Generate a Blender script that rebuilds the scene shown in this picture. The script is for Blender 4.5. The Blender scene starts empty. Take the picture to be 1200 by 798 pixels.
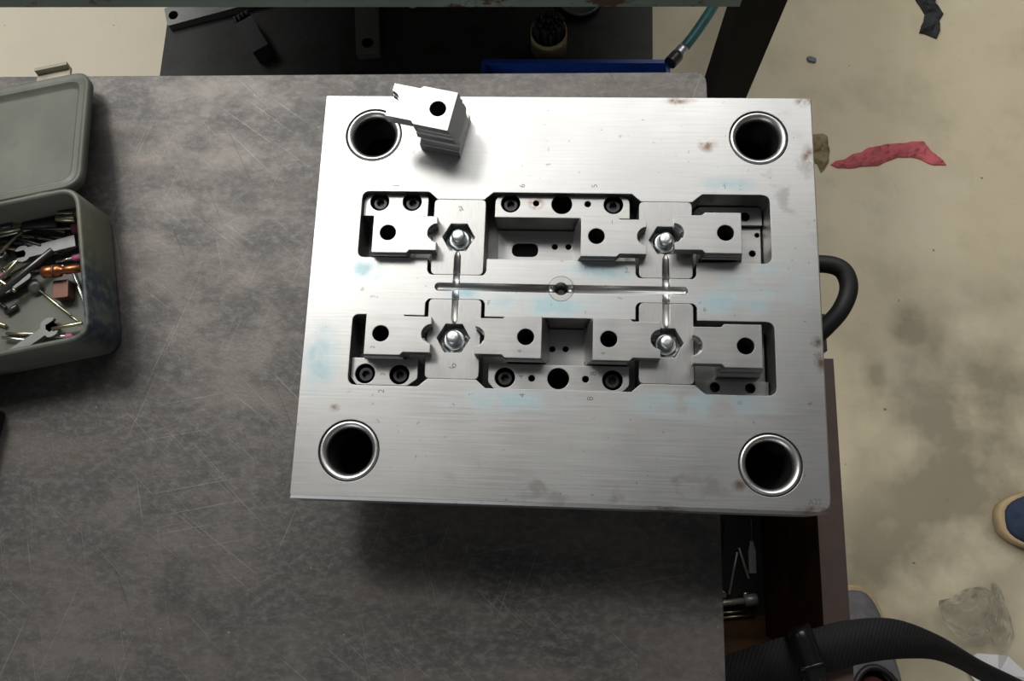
import bpy, bmesh, math, random
from mathutils import Vector, Matrix, noise as mnoise
random.seed(7)
R = math.radians
C = bpy.context.scene.collection
S = .001                                     # all sizes below are in millimetres, most positions converted from image pixels

# ------------------------------------------------------------------ camera, light, exposure
cam_d = bpy.data.cameras.new('camera'); cam = bpy.data.objects.new('camera', cam_d); C.objects.link(cam)
cam_d.sensor_width = 36; cam_d.lens = 30.0; cam_d.clip_start = .01
cam.location = (.0016, -.14327, 1.35969); cam.rotation_euler = (.2314, .0518, .0347)
bpy.context.scene.camera = cam

w = bpy.data.worlds.new('room_light'); bpy.context.scene.world = w; w.use_nodes = True
w.node_tree.nodes['Background'].inputs[0].default_value = (.95, .97, 1, 1)
w.node_tree.nodes['Background'].inputs[1].default_value = .07

def area(name, loc, target, sx, sy, power, col):
    d = bpy.data.lights.new(name, 'AREA'); d.shape = 'RECTANGLE'; d.size = sx; d.size_y = sy
    d.energy = power; d.color = col
    o = bpy.data.objects.new(name, d); C.objects.link(o); o.location = loc
    o.rotation_euler = (Vector(target) - Vector(loc)).to_track_quat('-Z', 'Y').to_euler()
area('key_lamp', (-.85, .95, 2.45), (0, 0, .85), .4, .3, 15, (1, .97, .92))
area('ceiling_panel', (-.3, 1.3, 2.25), (0, .1, .8), 2.8, 1.3, 38, (1, .985, .96))
area('front_fill', (-1.3, -3.4, 1.55), (0, 0, .9), 1.9, 1.5, 18, (.96, .98, 1))  # added light at front left, its reflection brightens the plate's front chamfer

vs = bpy.context.scene.view_settings
vs.view_transform = 'Standard'; vs.look = 'None'; vs.gamma = 1; vs.use_curve_mapping = False
vs.exposure = 0.1

# ------------------------------------------------------------------ material helper
class NT:
    def __init__(s, name, rough=.5, metal=0.):
        s.m = bpy.data.materials.new(name); s.m.use_nodes = True
        s.t = s.m.node_tree; s.b = s.t.nodes['Principled BSDF']
        s.b.inputs['Roughness'].default_value = rough; s.b.inputs['Metallic'].default_value = metal
        s.co = s.t.nodes.new('ShaderNodeTexCoord').outputs['Object']
    def n(s, k): return s.t.nodes.new('ShaderNode' + k)
    def put(s, sock, v):
        if hasattr(v, 'is_output'): s.t.links.new(v, sock)
        elif isinstance(v, (tuple, list)): sock.default_value = tuple(v) + ((1,) if len(v) == 3 and len(sock.default_value) == 4 else ())
        else: sock.default_value = v
    def map(s, scale=(1, 1, 1), rot=0., loc=(0, 0, 0)):
        src = s.co
        if rot: r = s.n('Mapping'); s.put(r.inputs[0], s.co); r.inputs['Rotation'].default_value = (0, 0, rot); src = r.outputs[0]
        n = s.n('Mapping'); s.put(n.inputs[0], src); n.inputs['Scale'].default_value = scale; n.inputs['Location'].default_value = loc
        return n.outputs[0]
    def noise(s, scale, detail=4, stretch=(1, 1, 1), rot=0., rough=.55, loc=(0, 0, 0)):
        n = s.n('TexNoise'); s.put(n.inputs['Vector'], s.map(stretch, rot, loc))
        n.inputs['Scale'].default_value = scale; n.inputs['Detail'].default_value = detail
        n.inputs['Roughness'].default_value = rough
        return n.outputs[0]
    def ramp(s, f, *st):
        n = s.n('ValToRGB'); e = n.color_ramp.elements
        while len(e) < len(st): e.new(.5)
        for q, (p, c) in zip(e, st):
            q.position = p; q.color = (c, c, c, 1) if not isinstance(c, tuple) else c + (1,)
        s.put(n.inputs[0], f); return n.outputs[0]
    def mix(s, f, a, b):
        n = s.n('Mix'); n.data_type = 'RGBA'
        s.put(n.inputs[0], f); s.put(n.inputs[6], a); s.put(n.inputs[7], b); return n.outputs[2]
    def math(s, op, a, b=0., clamp=False):
        n = s.n('Math'); n.operation = op; n.use_clamp = clamp
        s.put(n.inputs[0], a); s.put(n.inputs[1], b); return n.outputs[0]
    def spot(s, x, y, rx, ry, z=0., rz=1e3, ragged=140):      # ragged mark around a place on the thing, in mm
        n = s.n('Mapping'); n.vector_type = 'TEXTURE'; s.put(n.inputs[0], s.co)
        n.inputs['Location'].default_value = (x*S, y*S, z*S); n.inputs['Scale'].default_value = (rx*S, ry*S, rz*S)
        l = s.n('VectorMath'); l.operation = 'LENGTH'; s.put(l.inputs[0], n.outputs[0])
        d = s.math('SUBTRACT', 1., l.outputs['Value'], True)
        if ragged: d = s.math('MULTIPLY', d, s.ramp(s.noise(ragged, 5), (.35, 0.), (.6, 1.)))
        return s.math('MULTIPLY', d, 1.6, True)
    def set(s, **k):
        for a, v in k.items(): s.put(s.b.inputs[a.replace('_', ' ')], v)
        return s
    def bump(s, h, strength=.2, dist=.0005, bevel=0.):
        n = s.n('Bump'); n.inputs['Strength'].default_value = strength; n.inputs['Distance'].default_value = dist
        s.put(n.inputs['Height'], h)
        if bevel: s.put(n.inputs['Normal'], s.bev(bevel))
        s.put(s.b.inputs['Normal'], n.outputs[0]); return s
    def bev(s, r):
        n = s.n('Bevel'); n.samples = 4; n.inputs['Radius'].default_value = r*S; return n.outputs[0]

def plain(name, col, rough=.5, metal=0., var=.25, scale=60, bevel=0., spec=.5):
    t = NT(name, rough, metal); t.b.inputs['Specular IOR Level'].default_value = spec
    d = tuple(c*(1-var) for c in col); l = tuple(min(1, c*(1+var)) for c in col)
    t.set(Base_Color=t.ramp(t.noise(scale, 5), (.3, d), (.7, l)))
    if bevel: t.put(t.b.inputs['Normal'], t.bev(bevel))
    return t.m

def steel_plate():
    t = NT('ground_plate_steel', .3, 1.)
    streak = t.noise(1, 5, (22, 900, 900)); cloud = t.noise(16, 5); fine = t.noise(1, 3, (900, 60, 900))
    col = t.ramp(streak, (.25, (.42, .42, .412)), (.75, (.51, .51, .50)))
    col = t.mix(t.ramp(cloud, (.35, .0), (.62, .55)), col, (.40, .404, .40))
    blue = None
    for a in ((-115, 10, 14, 10), (-139, -44, 14, 26), (-71, 52, 9, 9), (97, 67, 22, 7), (118, 5, 34, 18), (80, -66, 52, 12),
              (-8, -10, 48, 10), (25, 12, 30, 8), (-30, -67, 46, 9), (-55, -3, 16, 8), (100, -6, 32, 10)):
        d = t.spot(*a, ragged=60); blue = d if blue is None else t.math('MAXIMUM', blue, d)
    col = t.mix(t.math('MULTIPLY', blue, .5), col, (.18, .37, .43))
    rust = None
    for a in ((87, 93, 7, 6), (146, -28, 4, 4), (147, -40, 4, 7), (140, -122, 12, 3), (60, -124, 14, 2.5), (70, 122, 12, 3), (145, 122, 8, 5), (-128, -73, 4, 3), (146, 85, 5, 10), (100, -110, 5, 4)):
        d = t.spot(*a); rust = d if rust is None else t.math('MAXIMUM', rust, d)
    col = t.mix(t.math('MULTIPLY', rust, .9), col, (.16, .10, .07))
    speck = t.ramp(t.noise(260, 2), (.70, 0.), (.74, .7))
    edge = t.ramp(t.noise(55, 6), (.56, 0.), (.66, .5))
    worn = t.math('MAXIMUM', t.spot(128, 60, 34, 70, ragged=0), t.spot(20, -110, 110, 24, ragged=0))
    col = t.mix(t.math('MULTIPLY', speck, .6), col, (.12, .11, .10))
    col = t.mix(t.math('MULTIPLY', edge, worn), col, (.22, .21, .19))
    rg = t.math('ADD', t.math('MULTIPLY', cloud, .22), t.math('MULTIPLY', blue, .12))
    rg = t.math('ADD', rg, t.math('MULTIPLY', streak, .08))
    t.set(Base_Color=col, Roughness=t.math('ADD', rg, .27))
    t.bump(t.math('ADD', streak, fine), .12, .0002, .5); return t.m

def machined(name, col=.62, rough=.28, grain=(30, 600, 600), spots=()):
    t = NT(name, rough, 1.)
    g = t.noise(1, 3, grain); cl = t.noise(45, 4)
    c = t.ramp(g, (.3, (col*.92, col*.92, col*.90)), (.7, (col*1.05, col*1.05, col*1.03)))
    for a in spots: c = t.mix(t.math('MULTIPLY', t.spot(*a, ragged=300), .9), c, (.16, .07, .04))
    t.set(Base_Color=c, Roughness=t.math('ADD', t.math('MULTIPLY', cl, .2), rough-.08))
    t.bump(g, .08, .0002, .5); return t.m

def bench_steel():
    t = NT('worn_bench_steel', .5, .35)
    big = t.noise(4.5, 6, rough=.62); mid = t.noise(24, 6, (1, 1.6, 1), rough=.65); wip = t.noise(6, 5, (1, 5, 1), .1)
    col = t.ramp(big, (.36, (.048, .045, .042)), (.52, (.085, .078, .071)), (.66, (.130, .118, .105)))
    col = t.mix(t.ramp(mid, (.42, 0.), (.58, .8)), col, (.062, .060, .058))
    fine = t.noise(150, 5, (1, 1.5, 1), rough=.7); col = t.mix(t.ramp(fine, (.45, 0.), (.68, .75)), col, (.15, .145, .138))
    col = t.mix(t.ramp(wip, (.50, 0.), (.64, .5)), col, (.145, .127, .112))
    stain = t.noise(9, 6, (1, 1.3, 1), .4, .7, (4, 2, 0)); col = t.mix(t.ramp(stain, (.55, 0.), (.66, .7)), col, (.042, .040, .039))
    pit = t.ramp(t.noise(330, 3), (.64, 0.), (.72, .6))
    col = t.mix(pit, col, (.06, .058, .055))
    lightspeck = t.ramp(t.noise(420, 2, loc=(.3, .1, 0)), (.73, 0.), (.78, .6))
    col = t.mix(lightspeck, col, (.45, .44, .42))
    scr = None
    for rot, sc, seed, lo in ((.62, 7, .1, .655), (.75, 9, .9, .66), (1.9, 8, .4, .66), (-.2, 8, .7, .66), (1.3, 11, 1.3, .665)):
        d = t.math('MULTIPLY', t.ramp(t.noise(1, 1, (sc, sc*170, 1), rot, loc=(seed, seed*3, 0)), (lo+.05, 0.), (lo+.09, 1.)),
                   t.ramp(t.noise(9, 2, loc=(seed*2, seed, 0)), (.48, 0.), (.6, 1.)))
        scr = d if scr is None else t.math('MAXIMUM', scr, d)
    col = t.mix(t.math('MULTIPLY', scr, .4), col, (.36, .35, .33))
    dk = t.math('MULTIPLY', t.ramp(t.noise(1, 1, (9, 420, 1), 1.1, loc=(2.2, .3, 0)), (.72, 0.), (.76, 1.)), .5)
    col = t.mix(dk, col, (.05, .045, .04))
    rust = None
    for a in ((-422, -283, 12, 14), (-42, -331, 9, 8), (-271, -9, 22, 12), (-172, -10, 26, 14), (-200, -60, 60, 16)):
        d = t.spot(*a); rust = d if rust is None else t.math('MAXIMUM', rust, d)
    col = t.mix(t.math('MULTIPLY', rust, .55), col, (.12, .06, .035))
    t.set(Base_Color=col, Roughness=t.math('ADD', t.math('MULTIPLY', mid, .3), .38))
    t.bump(t.math('ADD', mid, t.noise(500, 3)), .35, .0004, .8); return t.m

def floor_concrete():
    t = NT('beige_concrete', .62)
    big = t.noise(2.0, 6, rough=.6); mid = t.noise(9, 7, rough=.65); tiny = t.noise(90, 4)
    col = t.ramp(big, (.3, (.60, .52, .35)), (.7, (.75, .665, .48)))
    col = t.mix(t.ramp(mid, (.5, 0.), (.72, .4)), col, (.36, .32, .235))
    col = t.mix(t.ramp(t.noise(4, 7, loc=(3, 1, 0), rough=.7), (.56, 0.), (.70, .55)), col, (.70, .66, .55))
    col = t.mix(t.math('MULTIPLY', t.spot(-1000, 750, 900, 600, ragged=0), .7), col, (.80, .74, .60))  # whiter floor at back left; stronger light there is put into the colour
    dirt = None
    for a in ((640, 60, 260, 300), (620, -60, 260, 260), (540, -160, 240, 220), (560, 210, 60, 70), (500, 130, 40, 80)):
        d = t.spot(*a, ragged=6); dirt = d if dirt is None else t.math('MAXIMUM', dirt, d)
    col = t.mix(t.math('MULTIPLY', dirt, .75), col, (.22, .19, .135))
    streak = t.ramp(t.noise(1, 3, (5, 70, 1), 1.25, loc=(.7, 0, 0)), (.69, 0.), (.76, .4))
    col = t.mix(t.math('MULTIPLY', streak, t.ramp(t.noise(3, 3), (.42, 0.), (.6, 1.))), col, (.20, .18, .145))
    speck = t.ramp(t.noise(60, 2, loc=(1, 1, 0)), (.74, 0.), (.77, .8))
    col = t.mix(speck, col, (.10, .095, .085))
    t.set(Base_Color=col, Roughness=t.math('ADD', t.math('MULTIPLY', mid, .3), .4))
    t.bump(t.math('ADD', mid, tiny), .15, .001); return t.m

def painted(name, col, chip, rough=.5, amount=.6):
    t = NT(name, rough, .2)
    c = t.ramp(t.noise(14, 6), (.3, tuple(v*.7 for v in col)), (.7, col))
    c = t.mix(t.ramp(t.noise(20, 7, rough=.7), (amount, 0.), (amount+.06, 1.)), c, chip)
    t.set(Base_Color=c); t.put(t.b.inputs['Normal'], t.bev(.8)); return t.m

def box_plastic(name, rough=.42, stain=True):
    t = NT(name, rough)
    c = t.ramp(t.noise(18, 6, rough=.6), (.3, (.078, .085, .068)), (.7, (.125, .132, .108)))
    c = t.mix(t.ramp(t.noise(60, 5), (.55, 0.), (.75, .5)), c, (.07, .075, .06))
    if stain:
        blue = t.math('MAXIMUM', t.spot(0, 42, 20, 32, z=20), t.spot(-2, 12, 20, 18, z=24))
        c = t.mix(t.math('MULTIPLY', blue, .9), c, (.018, .032, .055))
        c = t.mix(t.math('MULTIPLY', t.spot(-2, 72, 22, 30, z=20), .6), c, (.11, .10, .05))
    t.set(Base_Color=c); t.b.inputs['Specular IOR Level'].default_value = .4
    t.bump(t.noise(220, 3), .1, .0003, .8); return t.m

def rusty(name, a=(.055, .032, .018), b=(.20, .095, .03)):
    t = NT(name, .7, .15)
    c = t.ramp(t.noise(14, 7, rough=.65), (.35, a), (.68, b))
    t.set(Base_Color=c); t.bump(t.noise(120, 4), .3, .0006, .6); return t.m

def webbing():
    t = NT('black_webbing', .75)
    wv = t.n('TexWave'); wv.bands_direction = 'X'; wv.inputs['Scale'].default_value = 110; t.put(wv.inputs['Vector'], t.map((1, 1, 1), .28))
    t.set(Base_Color=t.ramp(wv.outputs['Color'], (.1, (.008, .008, .009)), (.9, (.015, .015, .016)))); t.bump(wv.outputs['Color'], .3, .0006); return t.m

def clear_film():
    t = NT('clear_plastic_film', .12)
    t.set(Base_Color=(.93, .95, .95), Transmission_Weight=1., IOR=1.25, Alpha=.7, Roughness=.04)
    t.b.inputs['Specular IOR Level'].default_value = .9; return t.m

MAT = {
 'plate': steel_plate(), 'block': machined('machined_steel', .44, .38), 'insert': machined('ground_insert_steel', .40, .38, (1200, 120, 1200)),
 'bar': machined('retainer_steel', .42, .38, spots=((-15.7, 55.4, 6, 5),)), 'bush': machined('bushing_steel', .62, .36, (200, 200, 200)),
 'hole_shade': plain('hole_shade_black', (.004, .004, .004), .9, 0, spec=.1), 'oxide': plain('black_oxide', (.035, .035, .036), .38, .6, bevel=.3),  # first entry: near-black lining for holes, shade put into its colour
 'zinc': plain('zinc_plated_steel', (.66, .70, .70), .36, 1., .08, bevel=.3), 'ink': plain('dark_stamp_ink', (.09, .09, .09), .6),
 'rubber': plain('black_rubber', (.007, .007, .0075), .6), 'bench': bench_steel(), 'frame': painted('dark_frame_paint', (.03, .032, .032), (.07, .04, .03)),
 'floor': floor_concrete(), 'teal': painted('chipped_teal_paint', (.26, .38, .41), (.07, .04, .035), .5, .55), 'blackpaint': painted('black_post_paint', (.006, .0065, .006), (.014, .014, .013), .8, .62),
 'box': box_plastic('grey_green_plastic'), 'lid': box_plastic('grey_green_lid_plastic', .45, False), 'rust': rusty('rusty_sheet_steel'),
 'rail': rusty('brown_steel_rail', (.085, .07, .068), (.16, .10, .08)), 'shelf': painted('oily_dark_steel', (.022, .024, .022), (.016, .012, .009), .5, .5),
 'pin': machined('bright_tool_steel', .68, .22, (200, 200, 200)), 'brass': plain('straw_tinted_steel', (.50, .46, .33), .28, 1., .15), 'darkpin': plain('dark_tool_steel', (.10, .10, .10), .35, .8),
 'tool': plain('grey_satin_tool_steel', (.20, .205, .20), .45, .8, .15, bevel=.4), 'pink': plain('pink_abrasive', (.44, .13, .23), .85), 'purple': plain('purple_abrasive', (.10, .05, .09), .8),
 'copper': plain('copper', (.34, .125, .055), .32, .9, .3), 'oldcopper': plain('dull_copper', (.16, .078, .058), .5, .5, .2, bevel=.6), 'grip': plain('black_plastic', (.014, .014, .015), .45),
 'web': webbing(), 'gloss': plain('black_gloss_plastic', (.012, .012, .013), .22), 'rag': plain('red_cloth', (.56, .13, .15), .9, 0, .25, 25), 'tan': plain('tan_leather', (.29, .23, .13), .85, 0, .35, 30),
 'darkcloth': plain('dark_oily_cloth', (.028, .03, .033), .8, 0, .5, 25), 'film': clear_film(), 'paper': plain('white_paper', (.72, .72, .72), .8, 0, .05), 'chip': plain('blue_grey_chip', (.12, .14, .17), .5),
 'bluetray': plain('blue_plastic', (.015, .07, .36), .35, 0, .15), 'hose': plain('teal_hose', (.035, .15, .16), .4), 'cup': plain('tan_cup', (.33, .26, .13), .7), 'yellow': plain('yellow_plastic', (.40, .28, .07), .5),
 'canvas': plain('grey_canvas', (.16, .155, .16), .9, 0, .15, 80), 'navy': plain('navy_canvas', (.03, .045, .085), .9, 0, .2, 80), 'sole': plain('tan_rubber_sole', (.50, .38, .22), .7, 0, .12), 'sock': plain('dark_red_sock', (.07, .012, .012), .9),
 'trouser': plain('black_trouser_cloth', (.02, .02, .022), .9), 'shirt': plain('dark_grey_shirt_cloth', (.05, .052, .056), .9), 'skin': plain('skin', (.48, .30, .22), .5, 0, .08), 'hair': plain('black_hair', (.012, .01, .009), .5),
 'satin': plain('satin_bright_steel', (.62, .62, .58), .4, .45, .1), 'tab': plain('pale_tan_plastic', (.27, .25, .19), .5), 'milled': machined('shaded_milled_steel', .26, .42, (200, 200, 200)), 'steelbar': machined('dull_steel_bar', .20, .5),  # milled pocket steel is darkened, recess shade put into its colour
}

# ------------------------------------------------------------------ mesh helpers (mm)
def poly_round(pts, n=4):
    """pts: (x, y[, radius]) counter-clockwise; rounded corners"""
    out = []; L = len(pts)
    for i, p in enumerate(pts):
        r = p[2] if len(p) > 2 else 0
        P = Vector(p[:2])
        if not r: out.append((P.x, P.y)); continue
        a = (Vector(pts[i-1][:2]) - P); b = (Vector(pts[(i+1) % L][:2]) - P)
        r = min(r, a.length*.49, b.length*.49); A = P + a.normalized()*r; B = P + b.normalized()*r
        for k in range(n+1):
            t = k/n; q = A*(1-t)**2 + P*2*t*(1-t)*1.0 + B*t*t
            out.append((q.x, q.y))
    return out
def rect(x0, y0, x1, y1, r=0, n=4): return poly_round([(x0, y0, r), (x1, y0, r), (x1, y1, r), (x0, y1, r)], n)
def circ(x, y, r, n=32, a0=0.): return [(x+r*math.cos(a0+2*math.pi*k/n), y+r*math.sin(a0+2*math.pi*k/n)) for k in range(n)]
def prism(bm, pts, z0, z1, M=None):
    lo = [bm.verts.new((x, y, z0)) for x, y in pts]; hi = [bm.verts.new((x, y, z1)) for x, y in pts]
    bm.faces.new(lo[::-1]); bm.faces.new(hi)
    for i in range(len(pts)):
        j = (i+1) % len(pts); bm.faces.new((lo[i], lo[j], hi[j], hi[i]))
    if M is not None: bmesh.ops.transform(bm, matrix=M, verts=lo+hi)
    return lo, hi
def box(bm, x0, y0, z0, x1, y1, z1, M=None): return prism(bm, rect(x0, y0, x1, y1), z0, z1, M)
def lathe(bm, prof, n=24, M=None, cap=True):
    rings = []
    for r, z in prof: rings.append([bm.verts.new((r*math.cos(2*math.pi*k/n), r*math.sin(2*math.pi*k/n), z)) for k in range(n)])
    for a, b in zip(rings, rings[1:]):
        for k in range(n):
            f = bm.faces.new((a[k], a[(k+1) % n], b[(k+1) % n], b[k])); f.smooth = True
    if cap: bm.faces.new(rings[0][::-1]); bm.faces.new(rings[-1])
    if M is not None: bmesh.ops.transform(bm, matrix=M, verts=[v for r in rings for v in r])
    return rings
def along(a, b):
    a = Vector(a); b = Vector(b)
    return Matrix.Translation(a) @ (b-a).to_track_quat('Z', 'X').to_matrix().to_4x4(), (b-a).length
def rod(bm, a, b, r, n=10, r2=None):
    M, L = along(a, b); r2 = r if r2 is None else r2
    lathe(bm, [(r*.8, 0), (r, r*.2), (r2, L-r2*.2), (r2*.8, L)], n, M)
def spline(pts, n=8):
    P = [Vector(p) for p in pts]; out = []
    for i in range(len(P)-1):
        p0 = P[max(i-1, 0)]; p1 = P[i]; p2 = P[i+1]; p3 = P[min(i+2, len(P)-1)]
        for k in range(n):
            t = k/n; out.append(.5*((2*p1)+(p2-p0)*t+(2*p0-5*p1+4*p2-p3)*t*t+(3*p1-p0-3*p2+p3)*t**3))
    return out+[P[-1]]
def tube(bm, path, r, n=12):
    P = [Vector(p) for p in path]; rings = []; nv = None
    for i, p in enumerate(P):
        d = (P[min(i+1, len(P)-1)]-P[max(i-1, 0)]).normalized()
        if nv is None: nv = d.orthogonal().normalized()
        nv = (nv-d*nv.dot(d)).normalized(); bn = d.cross(nv); rr = r[i] if isinstance(r, list) else r
        rings.append([bm.verts.new(p+rr*(nv*math.cos(2*math.pi*k/n)+bn*math.sin(2*math.pi*k/n))) for k in range(n)])
    for a, b in zip(rings, rings[1:]):
        for k in range(n):
            f = bm.faces.new((a[k], a[(k+1) % n], b[(k+1) % n], b[k])); f.smooth = True
    bm.faces.new(rings[0][::-1]); bm.faces.new(rings[-1])
def ribbon(bm, top, bot, th=1.6):
    """strip between two edge curves, with thickness"""
    g = []
    for i in range(len(top)):
        a, b = Vector(top[i]), Vector(bot[i]); d = (Vector(top[min(i+1, len(top)-1)])-Vector(top[max(i-1, 0)]))
        nrm = d.cross(b-a).normalized()*th*.5
        g.append([bm.verts.new(q) for q in (a+nrm, b+nrm, b-nrm, a-nrm)])
    for a, b in zip(g, g[1:]):
        for k in range(4):
            f = bm.faces.new((a[k], a[(k+1) % 4], b[(k+1) % 4], b[k])); f.smooth = k in (0, 2)
    bm.faces.new(g[0][::-1]); bm.faces.new(g[-1])
def mesh_of(bm, name):
    bmesh.ops.recalc_face_normals(bm, faces=bm.faces)
    m = bpy.data.meshes.new(name); bm.to_mesh(m); bm.free(); return m
def cut(me, cutters):
    """boolean difference, all in mm"""
    o = bpy.data.objects.new('tmp', me); C.objects.link(o); tmp = []
    for bm in cutters:
        c = bpy.data.objects.new('tmpc', mesh_of(bm, 'tmpc')); C.objects.link(c); tmp.append(c)
        md = o.modifiers.new('b', 'BOOLEAN'); md.operation = 'DIFFERENCE'; md.object = c; md.solver = 'EXACT'
    dg = bpy.context.evaluated_depsgraph_get(); r = bpy.data.meshes.new_from_object(o.evaluated_get(dg))
    for c in tmp+[o]:
        d = c.data; bpy.data.objects.remove(c); bpy.data.meshes.remove(d)
    return r
def ob(name, geo, mat, parent=None, loc=(0, 0, 0), rz=0.):
    me = mesh_of(geo, name) if isinstance(geo, bmesh.types.BMesh) else geo
    me.transform(Matrix.Scale(S, 4)); me.name = name
    me.materials.clear(); me.materials.append(MAT[mat])
    o = bpy.data.objects.new(name, me); C.objects.link(o)
    o.location = Vector(loc)*S; o.rotation_euler = (0, 0, rz)
    if parent: o.parent = parent
    return o
def tag(o, label=None, cat=None, group=None, kind=None):
    if label: o['label'] = label
    if cat: o['category'] = cat
    if group: o['group'] = group
    if kind: o['kind'] = kind
    return o
def thing(name, label, cat, loc=(0, 0, 0), rz=0., group=None):
    o = bpy.data.objects.new(name, None); C.objects.link(o); o.empty_display_size = .02
    o.location = Vector(loc)*S; o.rotation_euler = (0, 0, rz); return tag(o, label, cat, group)
def dup(o, loc=None, rz=None, parent=None):
    c = o.copy(); C.objects.link(c)
    if loc is not None: c.location = Vector(loc)*S
    if rz is not None: c.rotation_euler = (0, 0, rz)
    if parent: c.parent = parent
    for ch in list(o.children): dup(ch, parent=c)
    return c
def B(): return bmesh.new()

# ------------------------------------------------------------------ floor
bm = B(); box(bm, -4000, -3000, -60, 4000, 4500, 0); tag(ob('floor', bm, 'floor'), kind='structure')

# ------------------------------------------------------------------ workbench
BZ = 800
bench = thing('workbench', 'long grey steel workbench with scratched worn top carrying the mould plate', 'workbench', (101, 189, 0), .0115)
bm = B(); prism(bm, poly_round([(-1100, -820), (0, -820, 6), (0, 0, 9), (-1100, 0)]), BZ-22, BZ); ob('bench_top', bm, 'bench', bench)
bm = B()
for y in (-790, -60): box(bm, -1060, y, BZ-82, -60, y+40, BZ-22.2)
for x in (-1060, -100): box(bm, x, -750, BZ-82, x+40, -60, BZ-22.2)
ob('under_frame', bm, 'frame', bench)
for x in (-1060, -100):
    for y in (-790, -60):
        bm = B(); box(bm, x+1, y+1, 0, x+39, y+39, BZ-82); ob('leg', bm, 'frame', bench)
# open sheet-steel bin welded beside the bench under the overhanging plate
bx0, bx1, by0, by1, bz0, bz1 = -54, 91, -412, -185, 515, 700
bin_ = bm = B()
box(bm, bx0, by0, bz0-3, bx1, by1, bz0); box(bm, bx0, by0-3, bz0-3, bx1, by0, bz1-6); box(bm, bx0, by1, bz0-3, bx1, by1+3, bz1)
box(bm, bx0-3, by0-3, bz0-3, bx0, by1+3, bz1); box(bm, bx1, by0-3, bz0-3, bx1+3, by1+3, bz1-4)
sb = ob('side_bin', bm, 'rust', bench); bm = B(); box(bm, bx0+.2, by0+19, bz0+.05, bx1-.2, by1-.2, bz0+.8); ob('floor_shade', bm, 'frame', sb)  # thin dark sheet added on the bin floor to stand for shade
sb['label'] = 'rusty brown inside of open sheet steel bin'
bm = B(); box(bm, bx1-1, by0-180, bz1-3, bx1+18, by1-3, bz1); box(bm, bx1+15, by0-180, bz1-42, bx1+18, by1-3, bz1-3)
ob('side_rail', bm, 'rail', bench)['label'] = 'brown steel angle rail with rust patch'
bm = B(); box(bm, -62, by0-160, bz1-40, bx1+15, by0-130, bz1-4); ob('rail_bracket', bm, 'frame', bench)
bm = B(); box(bm, -62, by1+4, bz1-40, bx1+15, by1+34, bz1-4); ob('rail_bracket', bm, 'frame', bench)

# ------------------------------------------------------------------ mould plate (z measured from the bench top)
T = 80; Y0 = .6; FLOOR = 53
plate_ctr = thing('mould_plate', 'large ground steel mould plate with four guide bushings and two inset pockets', 'mould plate', (0, 0, BZ))
def up_pocket(s):
    return [(-121.5, 17.6, 4), (-79, 17.6), (-79, 9.5, 1.5), (-77, 7.4, 1), (-45.6, 7.4, 1), (-43.8, 9.5, 1.5), (-43.8, 17.6), (43.8, 17.6), (43.8, 9.5, 1.5), (45.6, 7.4, 1), (77, 7.4, 1), (79, 9.5, 1.5), (79, 17.4),
            (122.6, 17.4, 5), (122.6, 60.3, 5), (83, 60.3, 1), (77, 55.2), (46.9, 55.2), (41.5, 60), (-41.5, 60), (-46.9, 55.2), (-75.2, 55.2), (-80.5, 59.9, 1), (-121.5, 59.9, 5)]
def flip(pts): return [(p[0], -p[1]) + tuple(p[2:]) for p in pts[::-1]]
def shift(pts): return [(x, y+Y0) for x, y in pts]
pk_u = shift(poly_round(up_pocket(1))); pk_l = shift(poly_round(flip(up_pocket(-1))))
bm = B()
W2, H2, c = 150, 124.6, 1.8
lo = poly_round([(-W2, -H2, 1), (W2, -H2, 7), (W2, H2, 1), (-W2, H2, 1)])
prof = [(W2, 30), (W2, T-c), (W2-c, T)]
rings = []
for off, z in ((0, 49), (0, T-1.7), (1.9, T)):
    rings.append([bm.verts.new((x*(W2-off*(.45 if True else 1))/W2, y+(off if y < 0 else -off*.3), z)) for x, y in lo])
for a, b in zip(rings, rings[1:]):
    for k in range(len(lo)): bm.faces.new((a[k], a[(k+1) % len(lo)], b[(k+1) % len(lo)], b[k]))
bm.faces.new(rings[0][::-1]); bm.faces.new(rings[-1])
bushes = [(-117.3, 97.7), (117.3, 97.8), (-117.6, -97), (117.8, -98)]
cutters = []
for p in (pk_u, pk_l):
    q = B(); prism(q, p, FLOOR, T+5); cutters.append(q)
for x, y in bushes:
    q = B(); prism(q, circ(x, y, 17.6, 48), 0, T+5); cutters.append(q)
q = B(); M = Matrix.Translation((0, Y0, T)) @ Matrix.Rotation(R(90), 4, 'Y')
tube(q, [(-71.5+.0, Y0, T+.1), (71.5, Y0, T+.1)], 2.5, 20); cutters.append(q)
for x in (-71.5, 71.5):
    q = B(); bmesh.ops.create_uvsphere(q, u_segments=20, v_segments=10, radius=2.5, matrix=Matrix.Translation((x, Y0, T+.1))); cutters.append(q)
for x in (-61.3, 61.3):
    q = B(); tube(q, [(x, Y0-8, T+.1), (x, Y0+8, T+.1)], 2.1, 16); cutters.append(q)
q = B(); prism(q, circ(.5, Y0, 7.6, 40), 60, T+5); cutters.append(q)
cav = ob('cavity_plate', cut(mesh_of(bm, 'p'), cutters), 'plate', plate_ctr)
cav.data.materials.append(MAT['milled'])                 # walls and floors of the milled pockets, their shade put into the colour
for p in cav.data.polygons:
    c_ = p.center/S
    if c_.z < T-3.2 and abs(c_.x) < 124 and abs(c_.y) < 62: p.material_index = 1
bm = B(); prism(bm, poly_round([(-W2+34, -H2+9, 1), (W2-8, -H2+9, 2), (W2-8, H2-2, 1), (-W2+34, H2-2, 1)]), 0, 48.9); ob('backing_plate', bm, 'plate', plate_ctr)

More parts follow.
